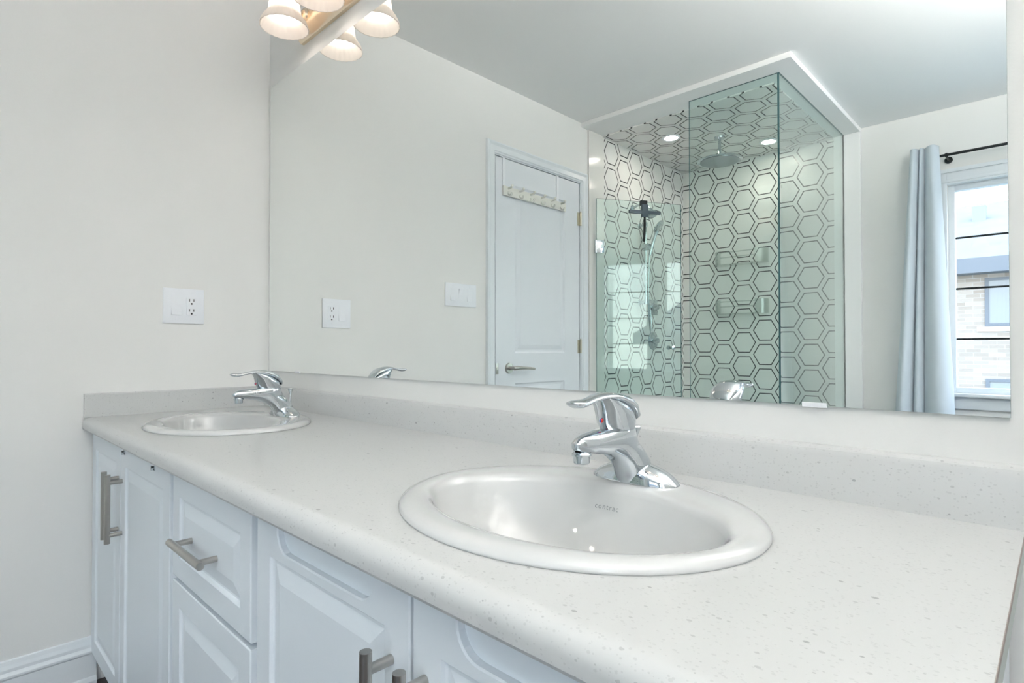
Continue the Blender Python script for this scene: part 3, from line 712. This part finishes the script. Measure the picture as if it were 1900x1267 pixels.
# ------------------------------------------------------------------ faucet (local: -y towards the user, z up from the sink deck)
def plan(yb_, hx, yf, wf, z, n=40, rx=None):
    """egg/spout outline: round back of half width hx centred near yb_, straight flanks to a rounded front at yf with half width wf"""
    pts = []
    rb = hx * 0.85; rf = wf * 0.9
    for k in range(n):
        a_ = 2 * PI * k / n
        c_, s_ = math.cos(a_), math.sin(a_)
        sx = (abs(c_) ** 0.75) * (1 if c_ >= 0 else -1); sy = (abs(s_) ** 0.75) * (1 if s_ >= 0 else -1)
        y = (yb_ + yf) / 2 + (yb_ - yf) / 2 * sy
        f = (y - yf) / (yb_ - yf)
        wdt = wf + (hx - wf) * min(1, f * 1.35) ** 0.9
        pts.append(Vector((wdt * sx, y, z)))
    return pts
def make_faucet(x, y, label):
    f = thing('faucet', label, 'faucet', (x, y, ZC + 0.0130))
    # base plate: low domed wings
    bm = bmesh.new(); rings = []
    N = 25
    for i in range(N):
        tt = -1 + 2 * i / (N - 1); xx = 0.0795 * math.sin(tt * PI / 2)
        hy = 0.033 * math.sqrt(max(0.0, 1 - (abs(xx) / 0.0805) ** 2.6)) + 0.0008
        hz = (0.010 + 0.022 * (1 - (abs(xx) / 0.08) ** 1.6)) * (1 - (abs(xx) / 0.081) ** 8) + 0.001
        rings.append([Vector((xx, hy * math.cos(a_) * (1 if True else 1), max(0, hz * (max(0, math.sin(a_)) ** 0.75)) if math.sin(a_) > 0 else 0.0)) for a_ in [2 * PI * k / 24 for k in range(24)]])
    loft(bm, rings); bmesh.ops.remove_doubles(bm, verts=bm.verts[:], dist=1e-6)
    obj('base_plate', bm, CHROME, f, smooth=50)
    # body + spout: horizontal slices, flat concave front sweeping up to the spout
    bm = bmesh.new()
    sl = [(0.031, 0.031, -0.034, 0.027, 0.0005), (0.029, 0.030, -0.037, 0.026, 0.012), (0.026, 0.029, -0.044, 0.0245, 0.024), (0.019, 0.0285, -0.056, 0.0225, 0.037), (0.010, 0.028, -0.075, 0.020, 0.048),
          (0.003, 0.028, -0.100, 0.018, 0.056), (-0.002, 0.028, -0.132, 0.0165, 0.0615), (-0.006, 0.0285, -0.158, 0.016, 0.066), (-0.010, 0.029, -0.1665, 0.0155, 0.072), (-0.013, 0.029, -0.167, 0.015, 0.079), (-0.016, 0.0285, -0.160, 0.0135, 0.0855), (-0.018, 0.027, -0.148, 0.010, 0.0905), (-0.025, 0.022, -0.125, 0.006, 0.0935)]
    loft(bm, [plan(*q) for q in sl])
    obj('spout', bm, CHROME, f, smooth=32)
    bm = bmesh.new(); lathe(bm, [(0.0, 0.048), (0.0105, 0.048), (0.0125, 0.050), (0.0125, 0.060), (0.015, 0.0605), (0.015, 0.063), (0.012, 0.066), (0.0, 0.066)], (0, -0.148, 0), seg=28)
    obj('aerator', bm, CHROME, f, smooth=35)
    # handle body (leans forward) and lever
    bm = bmesh.new(); rings = []
    for yc, hy, hx, z in ((-0.048, 0.034, 0.0215, 0.084), (-0.050, 0.036, 0.0235, 0.090), (-0.054, 0.040, 0.026, 0.102), (-0.058, 0.043, 0.0285, 0.115), (-0.063, 0.044, 0.029, 0.125), (-0.069, 0.041, 0.027, 0.133), (-0.074, 0.030, 0.020, 0.139)):
        rings.append([Vector((hx * math.cos(2 * PI * k / 36), yc + hy * math.sin(2 * PI * k / 36), z + (0.35 * (-hy * math.sin(2 * PI * k / 36)) if z > 0.11 else 0))) for k in range(36)])
    loft(bm, rings); hb = obj('handle_body', bm, CHROME, f, smooth=50)
    bm = bmesh.new(); rings = []
    for yc, zc_, hh, ww in ((-0.0135, 0.1045, 0.004, 0.012), (-0.017, 0.113, 0.009, 0.022), (-0.030, 0.127, 0.0105, 0.0265), (-0.048, 0.1365, 0.0105, 0.0285), (-0.068, 0.1425, 0.009, 0.0275), (-0.086, 0.1455, 0.007, 0.0235), (-0.104, 0.1455, 0.0055, 0.018), (-0.122, 0.1425, 0.0045, 0.0128), (-0.138, 0.1390, 0.0052, 0.0122), (-0.152, 0.1375, 0.0062, 0.0145), (-0.163, 0.1380, 0.0060, 0.0150), (-0.170, 0.1390, 0.0042, 0.0120), (-0.1735, 0.140, 0.0015, 0.006)):
        rings.append([Vector((ww * math.cos(2 * PI * k / 28), yc, zc_ + hh * math.sin(2 * PI * k / 28))) for k in range(28)])
    loft(bm, rings); obj('lever', bm, CHROME, f, smooth=60)
    bm = bmesh.new(); lathe(bm, [(0, 0), (0.0034, 0), (0.003, 0.0012), (0, 0.0015)], (0.0, -0.0965, 0.1075), (0.12, -1, -0.25), 20)
    for q in bm.faces: q.material_index = 1 if q.calc_center_median().x > 0 else 0
    obj('hot_cold_mark', bm, [BLUEM, REDM], f)
    bm = bmesh.new(); cyl(bm, (-0.014, 0.026, 0.012), (-0.014, 0.026, 0.072), 0.0026, seg=12); lathe(bm, [(0.003, 0.066), (0.004, 0.072), (0.0085, 0.082), (0.009, 0.085), (0.007, 0.087), (0, 0.087)], (-0.014, 0.026, 0), seg=20)
    obj('lift_rod', bm, CHROME, f, smooth=40)
    return f
FY = -0.157
fa = make_faucet(1.868, FY, 'chrome single-lever faucet on the sink nearest the camera')
fb = copy_tree(fa); fb.location = Vector((0.522, FY, ZC + 0.0130)) * K; fb['label'] = 'chrome single-lever faucet on the far left sink'

# ------------------------------------------------------------------ vanity cabinets
YF = -0.592; ZB, ZT = 0.105, 0.849
def cab_body(parent, x0, x1, rails=(), mid=None):
    t_ = 0.016; bm = bmesh.new()
    box(bm, (x0, -0.572, 0.09), (x0 + t_, -0.003, 0.861)); box(bm, (x1 - t_, -0.572, 0.09), (x1, -0.003, 0.861))
    box(bm, (x0 + t_, -0.572, 0.09), (x1 - t_, -0.003, 0.106)); box(bm, (x0 + t_, -0.012, 0.106), (x1 - t_, -0.003, 0.861))
    box(bm, (x0 + t_, -0.572, 0.80), (x1 - t_, -0.556, 0.861))
    for z in rails: box(bm, (x0 + t_, -0.572, z - 0.02), (x1 - t_, -0.556, z + 0.02))
    if mid: box(bm, (mid - 0.02, -0.572, 0.106), (mid + 0.02, -0.556, 0.80))
    obj('body', bm, CAB, parent)
    obj('toe_kick', B((x0, -0.52, 0.0), (x1, -0.505, 0.09)), CAB, parent)
PP = [(0, 0), (0.0025, -0.0045), (0.006, -0.0065), (0.010, -0.0065), (0.036, -0.0012), (0.040, -0.0012)]
def outline(x0, x1, z0, z1, notch=False):
    p = [(x0, z0), (x1, z0), (x1, z1)]
    if notch:
        c = (x0 + x1) / 2; h = 0.142; dn = 0.043; r = 0.034
        p.append((c + h, z1))
        p += [(c + h - r * 0.35 + r * 0.35 * math.cos(a_) , z1 - dn + r - r * math.sin(a_)) for a_ in [PI / 2 * k / 6 for k in range(0, 7)]] if False else []
        for k in range(7):
            a_ = PI / 2 * k / 6; p.append((c + h - r + r * math.cos(a_), z1 - dn + r - r * math.sin(a_)))
        for k in range(7):
            a_ = PI / 2 * k / 6; p.append((c - h + r - r * math.sin(a_), z1 - dn + r - r * math.cos(a_)))
        p.append((c - h, z1))
    p.append((x0, z1)); return p
def cab_front(name, parent, x0, x1, z0, z1, notch=False, ins=0.052):
    bm = front_panel(outline(x0, x1, z0, z1, notch), [(x0 + ins, x1 - ins, z0 + ins, z1 - ins - (0.006 if notch else 0))], 0.0185, lambda a, z, d: Vector((a, YF - d, z)), PP)
    o = obj(name, bm, CAB, parent)
    if notch:
        c = (x0 + x1) / 2; obj('notch_back', B((c - 0.150, YF + 0.0115, z1 - 0.052), (c + 0.150, YF + 0.0182, z1)), CAB, o)
    return o
def pull(parent, p, vertical=True, name='pull_handle'):
    bm = bmesh.new(); d = Vector((0, 0, 1)) if vertical else Vector((1, 0, 0)); p = Vector(p)
    half, cc, r, off = 0.098, 0.075, 0.0075, 0.036
    c = p + Vector((0, -off, 0))
    cyl(bm, c - d * half, c + d * half, r, seg=24)
    for s in (-1, 1): cyl(bm, p + d * cc * s + Vector((0, 0.001, 0)), c + d * cc * s, 0.0062, seg=18)
    bmesh.ops.bevel(bm, geom=[e for e in bm.edges if len(e.link_faces) == 2 and e.calc_face_angle(0) > 1.2], offset=0.0008, segments=1, affect='EDGES')
    return obj(name, bm, NICKEL, parent, smooth=40)
def pull_h(parent, p): return pull(parent, p, False)
ca = thing('vanity_cabinet', 'white two-door vanity cabinet beneath the far sink, against the left wall', 'cabinet', (0, 0, 0))
cab_body(ca, 0.002, 0.895, mid=0.405)
d1 = cab_front('door', ca, 0.006, 0.402, ZB, ZT); pull(d1, (0.379, YF, 0.678))
d2 = cab_front('door', ca, 0.407, 0.886, ZB, ZT); pull(d2, (0.4255, YF, 0.676))
cb = thing('drawer_cabinet', 'white vanity drawer cabinet with a bar pull, between the two sink cabinets', 'cabinet', (0, 0, 0))
cab_body(cb, 0.896, 1.374, rails=(0.611,))
d3 = cab_front('drawer', cb, 0.911, 1.362, 0.617, ZT, ins=0.048); pull_h(d3, (1.117, YF, 0.723))
cab_front('drawer', cb, 0.911, 1.362, ZB, 0.606)
cc_ = thing('vanity_cabinet', 'white two-door vanity cabinet beneath the nearer sink with notched door tops', 'cabinet', (0, 0, 0))
cab_body(cc_, 1.375, 2.335, mid=1.835)
d4 = cab_front('door', cc_, 1.389, 1.832, ZB, ZT, True); pull(d4, (1.795, YF, 0.680))
d5 = cab_front('door', cc_, 1.838, 2.281, ZB, ZT, True); pull(d5, (1.863, YF, 0.682))
# small metal clips over the door top
for x, lb in ((0.452, 'tiny metal over-door clip on the far cabinet door, left of the pair'), (0.757, 'tiny metal over-door clip on the far cabinet door, right of the pair')):
    bm = bmesh.new(); box(bm, (x - 0.008, YF - 0.003, ZT - 0.018), (x + 0.008, YF - 0.0003, ZT + 0.002), 0.0005); box(bm, (x - 0.008, YF - 0.003, ZT + 0.0002), (x + 0.008, YF + 0.0199, ZT + 0.002))
    cyl(bm, (x, YF - 0.009, ZT - 0.012), (x, YF - 0.003, ZT - 0.012), 0.006, seg=14)
    tag(obj('door_clip', bm, CHROME, smooth=40), lb, 'clip', 'over-door clips')

# ------------------------------------------------------------------ curtain and rod
RY = YB + 0.10
rod = thing('curtain_rod', 'thin black curtain rod above the window', 'curtain rod', (1.70, RY, 2.372))
bm = bmesh.new(); cyl(bm, (0, 0, 0), (1.42, 0, 0), 0.0085, seg=16); obj('pole', bm, RODM, rod, smooth=40)
for x in (0.17, 1.3):
    bm = bmesh.new(); cyl(bm, (x, 0.0, -0.01), (x, -0.09, -0.01), 0.006, seg=12); lathe(bm, [(0.022, 0), (0.022, 0.006), (0.008, 0.01)], (x, -0.0995, -0.01), (0, 1, 0), 20); lathe(bm, [(0.011, -0.008), (0.013, 0), (0.011, 0.008)], (x, 0, 0), (1, 0, 0), 16); obj('bracket', bm, RODM, rod, smooth=40)
for x, s in ((0, -1), (1.42, 1)):
    bm = bmesh.new(); lathe(bm, [(0.0085, 0), (0.014, 0.004), (0.014, 0.02), (0.0, 0.024)], (x, 0, 0), (s, 0, 0), 16); obj('finial', bm, RODM, rod, smooth=40)
bm = bmesh.new(); NU, NV = 140, 40; G = []
for j in range(NV + 1):
    v = j / NV; z = 2.432 - v * 2.38; row = []
    vv = min(1, v / 0.72)
    xl = 1.683 - 0.097 * vv; xr = 1.838 + 0.062 * vv
    for i in range(NU + 1):
        u = i / NU
        c1, c2 = 0.30 + 0.05 * v, 0.50 + 0.04 * v          # the two creases between the three gathered folds
        sg, wd = ((u / c1, 0.050) if u < c1 else ((u - c1) / (c2 - c1), 0.038) if u < c2 else ((u - c2) / (1 - c2), 0.062))
        yy = RY + 0.022 + (wd + 0.012 * v) * math.sin(PI * sg) ** 0.7 + 0.004 * math.sin(9 * u + 3 * v)
        xx = xl + (xr - xl) * (u + 0.03 * math.sin(PI * sg) * (1 if u > c2 else -1)) + 0.004 * math.sin(3 * v + 5 * u)
        row.append(bm.verts.new((xx, yy, z)))
    G.append(row)
for j in range(NV):
    for i in range(NU): bm.faces.new((G[j][i], G[j][i + 1], G[j + 1][i + 1], G[j + 1][i]))
cu = obj('curtain', bm, CURT, smooth=80)
md = cu.modifiers.new('cloth_thickness', 'SOLIDIFY'); md.thickness = 0.0025; md.offset = 0
tag(cu, 'pale blue-grey curtain hanging gathered on the left side of the window', 'curtain')

# ------------------------------------------------------------------ outside
struct(obj('ground', B((-40, -60, -3.6), (60, 20, -3.4)), GRASS))
def house(name, label, x0, x1, yf, depth, eave, ridge, axis='x'):
    h = thing(name, label, 'house', (0, 0, 0))
    T = (lambda x, y, z: Vector((x, y, z))) if axis == 'x' else (lambda x, y, z: Vector((-y, x, z)))
    bm = bmesh.new(); p, q = T(x0, yf, -3.4), T(x1, yf - depth, eave); box(bm, p, q); obj('brick_wall', bm, BRICK, h)
    ov = 0.45
    bm = bmesh.new()
    a_ = [T(x0 - ov, yf + ov, eave), T(x1 + ov, yf + ov, eave), T(x1 + ov, yf - depth - ov, eave), T(x0 - ov, yf - depth - ov, eave)]
    r_ = [T(x0 + depth * 0.45, yf - depth / 2, ridge), T(x1 - depth * 0.45, yf - depth / 2, ridge)]
    V = [bm.verts.new(c + Vector((0, 0, 0.02))) for c in a_]; Rv = [bm.verts.new(c) for c in r_]
    bm.faces.new((V[0], V[1], Rv[1], Rv[0])); bm.faces.new((V[1], V[2], Rv[1])); bm.faces.new((V[2], V[3], Rv[0], Rv[1])); bm.faces.new((V[3], V[0], Rv[0])); bm.faces.new(V[::-1])
    obj('roof', bm, ROOF, h)
    bm = bmesh.new(); box(bm, T(x0 - ov, yf + ov + 0.05, eave - 0.30), T(x1 + ov, yf + ov, eave + 0.05)); box(bm, T(x0 - ov, yf + ov, eave - 0.30), T(x1 + ov, yf, eave - 0.26)); obj('fascia', bm, FASCIA, h)
    return h, T
h1, T = house('neighbour_house', 'pale brick neighbouring house seen through the window beside the curtain', -7, 12, -16.6, 9, 3.22, 5.5)
def hwin(h, T, x, z, w_, hh, yf):
    bm = bmesh.new(); c = 0.07
    box(bm, T(x, yf + 0.04, z), T(x + w_, yf - 0.04, z + c)); box(bm, T(x, yf + 0.04, z + hh - c), T(x + w_, yf - 0.04, z + hh)); box(bm, T(x, yf + 0.04, z + c), T(x + c, yf - 0.04, z + hh - c)); box(bm, T(x + w_ - c, yf + 0.04, z + c), T(x + w_, yf - 0.04, z + hh - c)); box(bm, T(x + w_ * 0.5 - 0.03, yf + 0.04, z + c), T(x + w_ * 0.5 + 0.03, yf - 0.04, z + hh - c))
    o = obj('window', bm, FASCIA, h); bm = bmesh.new(); box(bm, T(x + c, yf + 0.02, z + c), T(x + w_ - c, yf - 0.02, z + hh - c)); obj('pane', bm, HGLASS, o)
    bm = bmesh.new(); box(bm, T(x - 0.15, yf + 0.06, z - 0.12), T(x + w_ + 0.15, yf, z - 0.01)); obj('window_sill', bm, TRIM, h)
for x in (1.08, 5.2, -3.5):
    for z in (1.67, -1.0): hwin(h1, T, x, z, 1.3, 1.15 if z > 0 else 1.42, -16.6)
bm = bmesh.new(); box(bm, (0.62, -19.6, 4.45), (0.92, -19.3, 5.1)); obj('roof_vent', bm, VENTM, h1)
h2, T = house('neighbour_house', 'neighbouring house with a hipped roof reflected in the glass shower door', -12.5, -2.2, -15.5, 8, 1.6, 4.6, 'y')
for x in (-10, -6.0, -4.0): hwin(h2, T, x, -0.4, 1.2, 1.3, -15.5)
